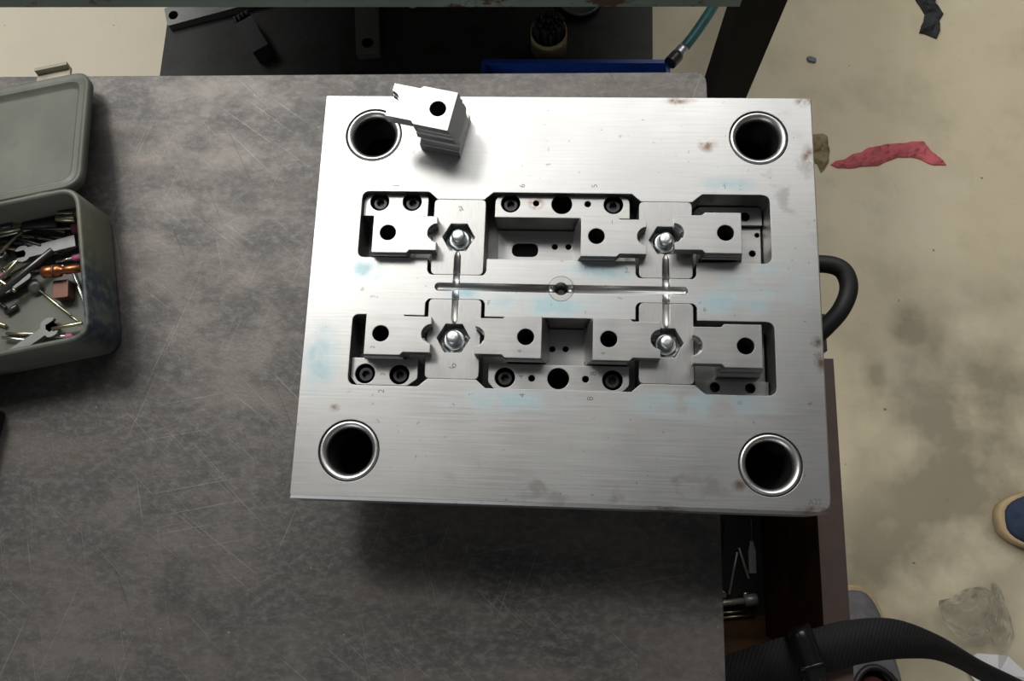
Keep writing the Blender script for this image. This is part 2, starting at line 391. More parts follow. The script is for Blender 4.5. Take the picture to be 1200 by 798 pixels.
def hole_shade(par, x, y, z, r, depth, n=28):  # adds a near-black lining that paints shade into the hole
    """near-black wall and bottom of a hole, shade put into the colour"""
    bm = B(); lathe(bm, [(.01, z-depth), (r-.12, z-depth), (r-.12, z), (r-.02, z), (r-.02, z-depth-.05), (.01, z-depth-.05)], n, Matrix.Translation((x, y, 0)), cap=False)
    return ob('hole_shade', bm, 'hole_shade', par)
# guide bushings
bm = B(); lathe(bm, [(16.6, 0), (16.9, 2), (16.9, 30.1), (16.2, 30.9), (15.2, 30.9), (13.3, 28.9), (13.1, 27), (13.1, 0), (16.6, 0)], 64, cap=False)
me = None
for x, y in bushes:
    if me is None: b0 = ob('guide_bushing', bm, 'bush', plate_ctr, (x, y, 49.1)); b1 = hole_shade(b0, 0, 0, 26, 13.05, 25.8); me = 1
    else: dup(b0, (x, y, 49.1), parent=plate_ctr)

# sprue bushing with runner groove across it
bm = B(); prism(bm, circ(.5, Y0, 7.5, 40), 60.1, T)
q = B(); prism(q, circ(.5, Y0, 3.9, 32), 66, T+4); q2 = B(); tube(q2, [(-9, Y0, T+.1), (9, Y0, T+.1)], 2.5, 20)
sp = ob('sprue_bushing', cut(mesh_of(bm, 's'), [q, q2]), 'insert', plate_ctr)
bm = B(); lathe(bm, [(2.6, 66.1), (2.6, 70), (2.0, 70.8)], 24, Matrix.Translation((.5, Y0, 0))); ob('sprue_pin', bm, 'pin', sp)

# core inserts with hexagonal seats, nuts and studs
def hexa(r, x=0., y=0.): return circ(x, y, r, 6)
def make_insert(sx, sy):
    xc = sx*61.3; y0, y1 = (7.6, 55) if sy > 0 else (-55, -7.6); hy = sy*31
    bm = B(); prism(bm, shift(poly_round([(xc-15.5, y0, 3), (xc+15.5, y0, 3), (xc+15.5, y1, 3), (xc-15.5, y1, 3)])), FLOOR+.1, T+.03)
    q = B(); prism(q, hexa(9.9, xc, hy+Y0), T-11, T+5)
    g = B(); ys = sy*4; ye = sy*19.5; yt = sy*23.5
    tube(g, [(xc, ys+Y0, T+.1), (xc, ye+Y0, T+.1), (xc, yt+Y0, T+.1)], [2.1, 2.0, .25], 16)
    o = ob('core_insert', cut(mesh_of(bm, 'i'), [q, g]), 'insert', plate_ctr)
    return o, xc, hy+Y0
nut0 = stud0 = None
for sx in (-1, 1):
    for sy in (1, -1):
        ins, xc, hy = make_insert(sx, sy)
        if nut0 is None:
            bm = B(); prism(bm, hexa(7.5), 0, 4.4); lathe(bm, [(6.9, 4.4), (6.3, 5.6), (5.6, 6.1), (4.4, 6.1), (4.2, 5.6)], 32)
            lathe(bm, [(8.3, -.9), (8.3, 0)], 32); nut0 = ob('hex_nut', bm, 'zinc', ins, (xc, hy, T-10))
            bm = B(); lathe(bm, [(4.1, 0), (4.1, 12.4), (3.9, 13), (2.9, 13.6), (1.2, 13.8)], 28); stud0 = ob('stud', bm, 'zinc', ins, (xc, hy, T-10))
        else:
            dup(nut0, (xc, hy, T-10), random.random(), ins); dup(stud0, (xc, hy, T-10), 0, ins)

# retainer bars with socket head screws
scr0 = None
def screw(par, x, y, z):
    global scr0
    if scr0 is None:
        bm = B(); lathe(bm, [(4.0, -5), (4.25, -4.8), (4.25, -.5), (3.9, 0)], 28); q = B(); prism(q, hexa(2.5), -3, 2)
        scr0 = ob('cap_screw', cut(mesh_of(bm, 'c'), [q]), 'oxide', par, (x, y, z)); scr0['label'] = 'black hex socket cap screw'
    else: dup(scr0, (x, y, z), random.random(), par)
def retainer(pts, z0, z1, screws, holes, label=None):
    bm = B(); prism(bm, poly_round(pts), z0, z1); cs = []
    for x, y in screws:
        q = B(); prism(q, circ(x, y, 5.9, 32), z1-8, z1+4); cs.append(q)
    for x, y, r in holes:
        q = B(); prism(q, circ(x, y, r, 28), z1-(16 if r < 5 else 14), z1+4); cs.append(q)
    o = ob('retainer_bar', cut(mesh_of(bm, 'r'), cs), 'bar', plate_ctr)
    for x, y in screws: screw(o, x, y, z1-2.4); hole_shade(o, x, y, z1-.4, 5.9, 7.5)
    for x, y, r in holes: hole_shade(o, x, y, z1-.4, r, (15.5 if r < 5 else 13.5))
    if label: o['label'] = label
    return o
ZR = 75.5
retainer([(-121.0, 46.3), (-81.5, 46.3), (-81.5, 58.5, 2), (-83.5, 60.2, 1), (-118.5, 60.2, 3), (-121.0, 57, 2)], FLOOR+.1, ZR, [(-111.5, 55.5), (-91.5, 55.6)], [])
retainer([(-40.4, 46.3), (40.5, 46.3), (40.5, 60.2, 5), (-40.4, 60.2, 5)], FLOOR+.1, ZR+.5, [(-31.2, 55.2), (30.8, 55.1)], [(-15.7, 55.4, 1.9), (15.4, 55.3, 2.0), (-.2, 55, 6.3)])
retainer([(-121.0, -42.3), (-121.0, -54, 1), (-117.2, -58.3, 1), (-87.5, -58.3, 1), (-81.8, -54, 1), (-81.8, -42.3)], FLOOR+.1, ZR, [(-112.6, -51.7), (-92.4, -51.8)], [])
retainer([(-40.4, -44.2), (-40.4, -55, 1), (-36.8, -58.9, 1), (36.8, -58.9, 1), (40.5, -55, 1), (40.5, -44.2)], FLOOR+.1, ZR+.5, [(-30.8, -52.1), (31.1, -52.2)], [(-15.3, -52.2, 2.0), (15.7, -52, 2.0), (0, -52, 6.3)])
retainer([(79.5, -49), (79.5, -54, 1), (84.5, -59.4, 1), (121.9, -59.4, 2), (121.9, -49)], FLOOR+.1, 65, [], [(91, -52.8, 3), (111.3, -52.9, 3)], 'low unscrewed bar with two holes')
retainer([(80.5, 48.6), (121.9, 48.6), (121.9, 60.2, 3), (84, 60.2, 1), (80.5, 57, 1)], FLOOR+.1, 62, [], [(91, 54.2, 3), (111.8, 54.2, 3)], 'low unscrewed bar with two holes')
# wear plates the slides run on
def wear(x0, y0, x1, y1, z1, holes, slot=None):
    bm = B(); prism(bm, rect(x0, y0, x1, y1), FLOOR+.1, z1); cs = []
    for x, y, r in holes:
        q = B(); prism(q, circ(x, y, r, 24), FLOOR-3, z1+2); cs.append(q)
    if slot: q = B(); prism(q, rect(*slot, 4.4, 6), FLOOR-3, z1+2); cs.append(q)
    o = ob('wear_plate', cut(mesh_of(bm, 'w'), cs) if cs else bm, 'bar', plate_ctr)
    for x, y, r in holes: hole_shade(o, x, y, z1-.1, r, z1-FLOOR-.3)
    if slot: q = B(); prism(q, rect(*slot, 4.4, 6), FLOOR+.2, FLOOR+.6); ob('slot_shade', q, 'hole_shade', o)  # black sheet added in the slot to stand for its shade
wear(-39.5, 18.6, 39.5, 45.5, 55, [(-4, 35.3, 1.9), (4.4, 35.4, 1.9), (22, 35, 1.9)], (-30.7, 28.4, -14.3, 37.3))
wear(-39.5, -43.5, 39.5, -17.6, 55, [(-4, -30, 1.9), (4, -29.8, 1.9)])
wear(-111, 18.6, -82, 45.5, 55, []); wear(-111, -41.8, -82, -17.6, 55, [])
wear(80.5, 18.6, 121.5, 48, 58.6, [(116.3, 31.6, 2.1), (119.5, 43.5, 1.6)]); wear(80.5, -48.6, 121.5, -17.8, 58.6, [])
# black bent lifting handle on the right side
bm = B(); tube(bm, spline([(146, 31, 38), (165, 32, 40), (176, 28, 40), (179.5, 17, 39), (175, 4, 37), (166, -7, 34), (154, -18, 31), (147, -24, 30)], 6), 5.6, 16)
ob('lifting_handle', bm, 'rubber', plate_ctr)['label'] = 'bent black rubber coated handle'
# stamped marks
def stamp(txt, x, y, size, rot, z, parent, mat='ink'):
    cu = bpy.data.curves.new('t', 'FONT'); cu.body = txt; cu.size = size; cu.extrude = .03; cu.align_x = 'CENTER'; cu.align_y = 'CENTER'; cu.offset = -.012*size
    o = bpy.data.objects.new('t', cu); C.objects.link(o)
    me = bpy.data.meshes.new_from_object(o.evaluated_get(bpy.context.evaluated_depsgraph_get()))
    bpy.data.objects.remove(o); bpy.data.curves.remove(cu)
    me.transform(Matrix.Translation((x, y, z)) @ Matrix.Rotation(rot, 4, 'Z'))
    return ob('stamped_mark', me, mat, parent)
for t_, x, y, sz, rt, z in (('1', -100.8, 64.3, 6, 90, T), ('6', -24.3, 65, 5, 90, T), ('5', 19.3, 65.4, 5, 90, T), ('a', -60.9, 50.4, 7, 20, T+.04), ('9', -61.1, -47.2, 6.5, -60, T+.04),
     ('2', -101.3, -62.6, 5, 90, T), ('4', -20.2, -62.9, 5, 90, T), ('8', 18.5, -63.8, 5, 90, T), ('2.', 38.9, 12.6, 4.5, 0, T), ('F', -41.5, -9, 4.5, 0, T), ('6', 83.4, -10.3, 4, 0, T), ('o', 102, -63.7, 4.5, 0, T),
     ('2', -102, -51.9, 4, 90, ZR), ('4', -21.3, -51.4, 4.5, 90, ZR+.5), ('8', 20.2, -48.6, 5, 90, ZR+.5), ('c', -140.4, 66.3, 5, 0, T), ('1', 35, -4.4, 4, 70, T), ('A22', 141, -117.5, 4.5, 5, T), ('7', 96.5, 65.5, 4, 30, T)):
    stamp(t_, x, y, sz, R(rt), z+.01, plate_ctr)

# ------------------------------------------------------------------ slide blocks (hole at the origin, nose along +x)
def slide_mesh():
    bm = B(); h = 33
    half = [(12.3, 33), (12.3, 28.2), (11.7, 27.9), (11.7, 26.6), (12.3, 26.3), (12.3, 24.2), (11.6, 23.8), (11.6, 21.8), (12.2, 21.4), (12.2, 16.5), (9.3, 14), (9.3, 8.6), (12.6, 7.6), (12.6, 0)]
    sec = [(y, z) for y, z in half[::-1]] + [(-y, z) for y, z in half]
    a = [bm.verts.new((-9.0 - (4.2*min(1, (33-z)/22)), y, z)) for y, z in sec]; b = [bm.verts.new((11.6, y, z)) for y, z in sec]
    bm.faces.new(a); bm.faces.new(b[::-1])
    for i in range(len(sec)): j = (i+1) % len(sec); bm.faces.new((a[i], a[j], b[j], b[i]))
    n = B(); prism(n, [(5, -10.5), (29, -10.5), (29, 10.5), (5, 10.5)], 25.4, 33); prism(n, [(11.59, -12.3), (13.3, -10.5), (13.3, 10.5), (11.59, 12.3)], 25.4, 33)
    o1 = bpy.data.objects.new('a', mesh_of(bm, 'a')); C.objects.link(o1)
    n.free()
    n = B(); prism(n, [(10.5, -12.3), (11.6, -12.3), (13.4, -10.5), (29, -10.5), (29, 10.5), (13.4, 10.5), (11.6, 12.3), (10.5, 12.3)], 25.4, 33)
    o2 = bpy.data.objects.new('b', mesh_of(n, 'b')); C.objects.link(o2)
    md = o1.modifiers.new('u', 'BOOLEAN'); md.operation = 'UNION'; md.object = o2; md.solver = 'EXACT'
    cs = []
    q = B(); prism(q, circ(0, 0, 4.85, 32), 8, 36); cs.append(q)
    q = B(); prism(q, circ(29.4, .3, 5.9, 32), 29.5, 36); cs.append(q)
    q = B(); prism(q, circ(29.4, .3, 5.0, 32), 20, 36); cs.append(q)
    q = B(); prism(q, rect(27, -2.2, 31, 1.2), 20, 36); 
    bmesh.ops.transform(q, matrix=Matrix.Translation((-3.4, .8, 0)), verts=q.verts[:]); cs.append(q)
    me = bpy.data.meshes.new_from_object(o1.evaluated_get(bpy.context.evaluated_depsgraph_get()))
    for o in (o1, o2): bpy.data.objects.remove(o)
    return cut(me, cs)
blk0 = ob('slide_block', slide_mesh(), 'block'); hole_shade(blk0, 0, 0, 32.4, 4.85, 24)
G = 'steel slide blocks of the mould'
blocks = [((-102.4, 31.0, 55.05), 0, 'steel slide block in the upper left pocket touching its hexagonal seat'),
          ((20.4, 30.6, 55.05), 0, 'steel slide block in upper middle pocket beside the empty obround slot'),
          ((94.0, 32.4, 58.65), 180, 'raised steel slide block lapping over upper right hexagonal nut'),
          ((-102.4, -30.4, 55.05), 0, 'steel slide block in lower left pocket above two screws'),
          ((-19.0, -30.6, 55.05), 180, 'steel slide block in lower middle pocket with nose pointing left'),
          ((28.1, -30.8, 55.05), 0, 'steel slide block in lower middle pocket with nose lapping lower right nut'),
          ((103.6, -34.0, 58.65), 180, 'steel slide block in lower right pocket beside black gap at the handle side'),
          ((-72.9, 97.9, 80.05), 168.3, 'loose steel slide block standing on plate beside upper left bushing')]
for i, (l, a, lab) in enumerate(blocks):
    o = blk0 if i == 0 else dup(blk0)
    o.location = Vector((l[0], l[1], l[2]+BZ))*S; o.rotation_euler = (0, 0, R(a)); tag(o, lab, 'slide block', G)
    if i in (1, 4, 5): stamp({1: '1', 4: '4', 5: '4'}[i], {1: 9, 4: 3, 5: -3}[i], {1: 8.6, 4: 8.5, 5: -8.5}[i], 3.6, R({1: 0, 4: 270, 5: 90}[i]), 33.01, o)
    if i == 3: stamp('2', -4, -8.2, 3.6, R(90), 33.01, o)

# ------------------------------------------------------------------ plastic tool box and what lies in it
BR = R(13); BO = (-298.5, -27, BZ)
tbx = thing('tool_box', 'grey green plastic box with open lid folded back on the bench', 'tool box', BO, BR)
bw, bd, bh = -175, 107, 45
bm = B(); outer = rect(bw, 0, 0, bd, 14, 6); inner = rect(bw+3.5, 3.5, -3.5, bd-3.5, 11, 6); low = rect(bw+1.5, 1.5, -1.5, bd-1.5, 13, 6); ilow = rect(bw+5, 5, -5, bd-5, 10, 6)
levels = [(low, 0), (outer, 5), (outer, bh-1), (rect(bw+.8, .8, -.8, bd-.8, 13.4, 6), bh), (rect(bw+2.7, 2.7, -2.7, bd-2.7, 11.6, 6), bh), (inner, bh-1.2), (ilow, 4), (rect(bw+9, 9, -9, bd-9, 8, 6), 2.2)]
rg = [[bm.verts.new((x, y, z)) for x, y in p] for p, z in levels]
for a, b in zip(rg, rg[1:]):
    for k in range(len(a)):
        f = bm.faces.new((a[k], a[(k+1) % len(a)], b[(k+1) % len(a)], b[k])); f.smooth = True
bm.faces.new(rg[0][::-1]); bm.faces.new(rg[-1]); ob('box_body', bm, 'box', tbx)
# lid: shallow tray leaning from the hinge down to the bench
LL = 107; tilt = -math.asin(27/LL)
LM = Matrix.Translation((0, bd+1, bh-2)) @ Matrix.Rotation(tilt, 4, 'X')
bm = B()
lv = [(rect(bw, 0, 0, LL, 13, 6), -6.5), (rect(bw, 0, 0, LL, 13, 6), 0), (rect(bw+1.6, 1.6, -1.6, LL-1.6, 11.8, 6), .8), (rect(bw+3.5, 3.5, -3.5, LL-3.5, 11, 6), -.8), (rect(bw+5, 5, -5, LL-5, 10, 6), -.8), (rect(bw+6.2, 6.2, -6.2, LL-6.2, 9, 6), .4),
      (rect(bw+7.6, 7.6, -7.6, LL-7.6, 8, 6), -.4), (rect(bw+9.5, 9.5, -9.5, LL-9.5, 7, 6), -4.6)]
rg = [[bm.verts.new((x, y, z)) for x, y in p] for p, z in lv]
for a, b in zip(rg, rg[1:]):
    for k in range(len(a)): bm.faces.new((a[k], a[(k+1) % len(a)], b[(k+1) % len(a)], b[k])).smooth = True
bm.faces.new(rg[0][::-1]); bm.faces.new(rg[-1]); bmesh.ops.transform(bm, matrix=LM, verts=bm.verts)
lid = ob('lid', bm, 'lid', tbx)
bm = B(); prism(bm, rect(-42, LL-2, -17, LL+12, 1), -5, -3); box(bm, -41.5, LL+9.5, -5.5, -17.5, LL+12.5, 1.5); bmesh.ops.transform(bm, matrix=LM, verts=bm.verts); ob('latch_tab', bm, 'tab', lid)
for x in (-30, -85, -140):
    bm = B(); lathe(bm, [(2, -9), (2, 9)], 12, Matrix.Translation((x, bd+.8, bh-4)) @ Matrix.Rotation(R(90), 4, 'Y')); ob('hinge_barrel', bm, 'lid', tbx)

def at(x, y, z): return Vector((x, y, BZ+z))
def rodthing(name, a, b, r, mat, label, cat, group=None, r2=None):
    a, b = Vector(a), Vector(b); c = (a+b)/2; c.z = min(a.z, b.z)-r
    bm = B(); rod(bm, a-c, b-c, r, 12, r2); return tag(ob(name, bm, mat, None, c), label, cat, group)
PINS = 'loose pins and shanks in the tool box'
f = 2.6
pins = [((-348.6, 61.5), (-335, 61.7), 2.3, 20, 'brass', 'thick bright straw coloured pin at the back right of the box'),  # back pins and tapered handle pushed up along the line of sight towards the camera
        ((-348.3, 65.3), (-336.6, 65.8), 1.2, 20.5, 'brass', 'thin straw coloured pin tight against the back wall'),
        ((-385, 55.6), (-357, 51.2), 1.3, 4, 'brass', 'long thin straw pin below the black tapered handle'),
        ((-363.6, 55), (-347.5, 53.5), 1.2, 1.4, 'pin', 'short grey pin just above the grey lever'),
        ((-383, 22.3), (-357, 41.7), 1.5, 5.5, 'brass', 'long straw pin running diagonally under the grey lever'),
        ((-390.6, 16.7), (-374.5, 39), 1.5, 9.5, 'brass', 'bright pin leaning steeply over the left heap'),
        ((-390, 30), (-377, 37.4), 1.5, 6, 'brass', 'short straw pin crossing the heap at the left frame edge'),
        ((-344.2, 33.8), (-326.8, -1.2), 1.25, 1.3, 'pin', 'bright straight pin lying along the right wall'),
        ((-347.6, -13.3), (-326.5, -8.8), 1.3, 6.5, 'brass', 'straw pin in front of the open end wrench jaw'),
        ((-383, -16.2), (-361, -16.1), 1.2, 1.4, 'brass', 'straight pin near the front wall at left'),
        ((-384, -19.4), (-365.5, -21.3), 1.2, 3.4, 'pin', 'pin lying lowest at the front left, against the spanner'),
        ((-391, 52.6), (-376, 56), 1.4, 15, 'brass', 'upper straw pin at the back left by the frame edge'),
        ((-390, 55), (-381, 57), 1.3, 18, 'darkpin', 'dark pin at the back left corner by the frame edge'),
        ((-397, 46.5), (-384.2, 44.3), 1.3, 4, 'brass', 'straw pin left of the grey spanner jaw'),
        ((-394.2, 29.8), (-387.3, 26), 1.3, 2, 'brass', 'short straw pin by the pink tip at the frame edge'),
        ((-389.8, 4.9), (-352.5, 41.6), 2.2, 12.5, 'darkpin', 'long dark rod laid diagonally over the heap'),
        ((-385.5, -2), (-378, 3.6), 1.8, 2, 'darkpin', 'short dark rod at left above the front pins'),
        ((-352, 41), (-337.2, 47.6), 1.6, 6, 'darkpin', 'dark rod below the grey lever at the right wall')]
pins += [((-398, 52), (-366, 61), 1.1, 7, 'pin', 'bright pin crossing the dark purple point at the back'),
         ((-397, 36), (-380, 56), 1.4, 8, 'brass', 'straw pin leaning up to the back at the frame edge'),
         ((-399, 10), (-384, 1), 1.5, 4.6, 'darkpin', 'dark rod in front of the small bright wrench'),
         ((-376, 63), (-352, 58.5), 1.1, 2, 'brass', 'straw pin tucked under the black tapered handle'),
         ((-372, 29), (-349, 33.5), 1.2, 1.4, 'pin', 'bright pin pointing at the back of the copper nozzle'),
         ((-398, -6), (-384, -11), 1.4, 1.6, 'brass', 'straw pin at the left frame edge near the front wall'),
         ((-380, 50.5), (-362, 45), 1.2, 11, 'darkpin', 'dark pin resting on the back of the grey lever'),
         ((-399, 26), (-376, 12), 1.3, 9.6, 'brass', 'straw pin lying across the small bright wrench')]
for a, b, r, z, m, lab in pins: rodthing('tool_pin', at(*a, z+f), at(*b, z+f), r, m, lab, 'pin', PINS)
o = thing('lathe_pin', 'thick two tone pin with dark sleeve at the back left', 'pin', at(-391, 49.5, f), 0, PINS); o.name = 'sleeved_pin'
bm = B(); rod(bm, (10, .2, 2.4), (29, -1, 2.4), 1.9, 12); ob('shank', bm, 'pin', o); bm = B(); rod(bm, (-8, 1.5, 2.4), (10.5, .2, 2.4), 2.3, 12); ob('sleeve', bm, 'darkpin', o)
def mounted(a, b, c, r, stone, z, label, L=8):
    base = at(*a, f); o = thing('grinding_point', label, 'grinding point', base, 0, 'mounted grinding points in the tool box')
    d = lambda p: Vector((p[0]-a[0], p[1]-a[1], z))
    bm = B(); rod(bm, d(a), d(b), 1.25, 10); ob('shank', bm, 'pin', o)
    e = d(b); g = e+(e-d(a)).normalized()*L
    Mx, Ln = along(e, g); bm = B(); lathe(bm, [(r*.7, 0), (r, Ln*.15), (r, Ln*.7), (r*.55, Ln)], 16, Mx); ob('stone', bm, stone, o)
mounted((-371, 59.8), (-345.5, 60.5), 0, 4.2, 'pink', 4.4, 'pink grinding point at the right wall on a long shank', 6)
mounted((-354.4, 36.2), (-343, 38.8), 0, 2.6, 'pink', 3, 'pink grinding point just above the copper nozzle', 8)
mounted((-347, -17.8), (-339.5, -17.4), 0, 1.9, 'pink', 2.2, 'tiny pink grinding point by the front wall', 5)
mounted((-399, 20), (-393, 24), 0, 2.2, 'pink', 2.4, 'pink grinding point at the left frame edge', 5)
mounted((-382, 54), (-373, 54), 0, 2.6, 'purple', 3, 'dark purple grinding point by the black tapered handle', 6)
rodthing('tapered_handle', at(-375.6, 58, 14+f), at(-350.2, 61, 14+f), 2.6, 'grip', 'black tapered plastic handle along the back of the box', 'handle', None, 4)
def spanner(label, loc, rz, L, w, name='spanner', jaw=9):
    bm = B(); n = 14
    pts = [(-L, -w/2), (0, -w/2*.9)]
    for k in range(n+1):
        a = R(-130+ (130-32)*k/n); pts.append((jaw*.75+jaw*math.cos(a), jaw*math.sin(a)))
    pts += [(jaw*1.35, -jaw*.40), (jaw*.55, -jaw*.42), (jaw*.35, 0), (jaw*.55, jaw*.42), (jaw*1.35, jaw*.40)]
    for k in range(n+1):
        a = R(32 + (130-32)*k/n); pts.append((jaw*.75+jaw*math.cos(a), jaw*math.sin(a)))
    pts += [(0, w/2*.9), (-L, w/2)]
    prism(bm, pts, 0, 3); bmesh.ops.triangulate(bm, faces=[q for q in bm.faces if len(q.verts) > 4])
    return tag(ob(name, bm, 'tool', None, loc, R(rz)), label, 'spanner', 'grey open end spanners in the tool box')
spanner('grey spanner crossing the heap with its jaw to the left', at(-370, 40.0, 8.5+f), 196, 33, 8.5, jaw=6)
spanner('grey spanner by the front wall with its jaw opening right', at(-354, -15.5, 3.2+f), 38, 42, 7, jaw=7)
o = thing('ring_wrench', 'small bright wrench with round pivot under the dark rod', 'wrench', at(-391.5, 13, 3+f), R(28))
bm = B(); prism(bm, poly_round([(-6, -4, 2), (9, -4.5, 2), (24, -2, 2), (26, 1.5, 2), (12, 4.5, 2), (-6, 4, 2)]), 0, 3.2); ob('wrench_arm', bm, 'tool', o)
bm = B(); lathe(bm, [(2.6, 3.2), (2.6, 4), (1.6, 4.3)], 16, Matrix.Translation((9.5, .5, 0))); ob('pivot', bm, 'pin', o)
o = thing('countersink', 'disc headed tool with thin stem on the box floor', 'tool', at(-366.4, 17, f), R(-35.2))
bm = B(); rod(bm, (3, 0, 2), (34, 0, 1.5), 1.05, 10); rod(bm, (34, 0, 1.5), (41.5, 0, 1.4), .6, 8); ob('stem', bm, 'brass', o)
bm = B(); lathe(bm, [(1.5, -.8), (4.6, 0), (4.6, 1), (2, 1.6)], 20, Matrix.Translation((0, 0, 3.4)) @ Matrix.Rotation(R(35), 4, 'Y')); ob('disc_head', bm, 'tool', o)
o = thing('copper_nozzle', 'shiny copper nozzle lying against the right wall of the box', 'nozzle', at(-357, 24.5, 9+f), R(8))
bm = B(); lathe(bm, [(2.5, 0), (4.2, 1.5), (4.4, 8), (3.6, 9), (4.4, 10), (4.4, 13), (2.6, 14.5), (2.6, 16), (3.1, 17), (2.9, 28)], 20, Matrix.Rotation(R(90), 4, 'Y')); bmesh.ops.translate(bm, verts=bm.verts, vec=(0, 0, 4.4)); ob('nozzle_body', bm, 'copper', o)
bm = B(); lathe(bm, [(4.5, 8.6), (4.6, 9), (4.6, 9.6), (4.5, 10)], 20, Matrix.Translation((0, 0, 4.4)) @ Matrix.Rotation(R(90), 4, 'Y')); ob('groove_ring', bm, 'oldcopper', o)
bm = B(); prism(bm, rect(-5.4, -6.3, 5.4, 6.3, .8, 2), 0, 9); tag(ob('copper_block', bm, 'oldcopper', None, at(-344.6, 14.6, f), R(8)), 'dull copper block below the copper nozzle in the box', 'block')
bm = B(); prism(bm, hexa(3.6), 0, 4); q = B(); prism(q, circ(0, 0, 1.9, 16), -1, 5)
tag(ob('hex_nut', cut(mesh_of(bm, 'n'), [q]), 'zinc', None, at(-394.5, 41, f)), 'small bright nut at the left frame edge in the box', 'nut')

# black case at the left edge of the bench
o = thing('black_case', 'small black case lying at the far left of the bench', 'case', at(-409.2, -92, 0), R(-3))
bm = B(); prism(bm, rect(-60, -24, 32, 24, 4), 0, 9); ob('case_base', bm, 'grip', o); bm = B(); prism(bm, rect(-60, -24, 32, 24, 4), 9.3, 16); ob('case_lid', bm, 'grip', o)

# ------------------------------------------------------------------ tools inside the side bin
def binz(z): return 515+z
TG = 'bits and tools in the rusty side bin'
o = thing('socket_bolt', 'bright bolt with cylindrical head in the side bin', 'bolt', (140, -196, 515.9), R(8.5))
bm = B(); rod(bm, (0, 0, 8), (36, 0, 8), 2.9, 14); ob('shank', bm, 'satin', o)
bm = B(); M_, L_ = along((36, 0, 8), (48, 0, 8)); lathe(bm, [(5, 0), (5.4, .6), (5.4, 11.2), (4.9, 12)], 20, M_); ob('head', bm, 'satin', o)
for a, b, r, z, m, lab in (((148, -208.2), (187, -203.4), 1.5, 1.7, 'brass', 'straw coloured rod in side bin below the bolt'), ((148, -203.6), (181, -199.8), 1.2, 1.5, 'brass', 'thin straw rod in side bin nearest to the bolt'),
                          ((163, -186), (171.5, -147), 1.1, 2.5, 'satin', 'left thin grey rod of the V in side bin'), ((173, -143), (181.5, -171), 1.3, 2.5, 'satin', 'right thin grey rod of the V in side bin'),
                          ((149, -180), (154, -118), 6, 6.2, 'darkpin', 'thick black rod beside bench edge in side bin')):
    rodthing('bin_rod', (a[0], a[1], 515.9+z), (b[0], b[1], 515.9+z), r, m, lab, 'rod', 'rods in the side bin')
o = thing('spade_bit', 'pale flat blade with thin stem along the side bin wall', 'tool', (185.5, -160, 515.9), 0)
bm = B(); prism(bm, [(-3.4, -6), (3.4, -6), (3.4, 14), (1.2, 24), (-1.2, 24), (-3.4, 14)], 0, 2); ob('blade', bm, 'satin', o); bm = B(); rod(bm, (0, 23, 1.2), (0, 44, 1.2), 1.1, 10); ob('stem', bm, 'tool', o)
bm = B(); lathe(bm, [(3, 0), (4.4, 1), (4.4, 5), (2.5, 6.5)], 16); tag(ob('round_knob', bm, 'brass', None, (157.5, -186, 515.9)), 'small round straw coloured knob in the side bin', 'knob')
bm = B(); lathe(bm, [(1.4, 0), (1.6, .4), (1.6, 6), (1.2, 6.5)], 12, Matrix.Translation((-3, 0, 1.6)) @ Matrix.Rotation(R(90), 4, 'Y')); tag(ob('dowel_pin', bm, 'pin', None, (178.5, -184.5, 515.9), R(15)), 'short bright dowel beside the bolt head in side bin', 'pin')

# ------------------------------------------------------------------ black strap over the side rail
o = thing('shoulder_strap', 'ribbed black webbing strap with slider draped over the brown rail', 'strap', (198, -205, 700))
tp = [(112, -224, 702), (135.1, -214.2, 706), (152.2, -207.2, 711), (184.5, -197, 713), (211.4, -190.2, 712), (243.9, -189, 706), (280.3, -200.4, 690), (322.8, -220.1, 660), (387.1, -245.2, 610), (450, -277, 530)]
bt = [(118, -262, 700), (146.6, -246, 704), (169.2, -235.6, 709), (195.5, -225.8, 711), (222.9, -218.7, 708), (254.1, -216.1, 697), (289.5, -220, 669), (335.3, -237.4, 628), (400, -268, 572), (455, -296, 500)]
lc = Vector((198, -205, 700)); sm = lambda P: [p-lc for p in spline(P, 8)]
bm = B(); ribbon(bm, sm(tp), sm(bt), 1.8); ob('webbing', bm, 'web', o)
bm = B()
def lerp(a, b, t): return tuple(Vector(a)*(1-t)+Vector(b)*t)
ca, cb = Vector((164, -200, 714)), Vector((180.5, -193.5, 716)); da, db = Vector((178, -240, 713)), Vector((193.5, -236, 715))
ed = [ca-lc, da-lc]; ee = [cb-lc, db-lc]
K = 10; top = []; bot = []
for k in range(K+1):
    t = k/K; h = 4.5*math.sin(math.pi*t)**.5
    top.append(tuple(Vector(lerp(ed[0], ed[1], t))+Vector((0, 0, h)))); bot.append(tuple(Vector(lerp(ee[0], ee[1], t))+Vector((0, 0, h))))
ribbon(bm, top, bot, 2.4)
bm2 = bm; rod(bm, Vector(top[6])+Vector((0, 0, 1)), Vector(bot[6])+Vector((0, 0, 1)), 1.5, 10)
ob('strap_slider', bm, 'gloss', o)['label'] = 'glossy black plastic slider'

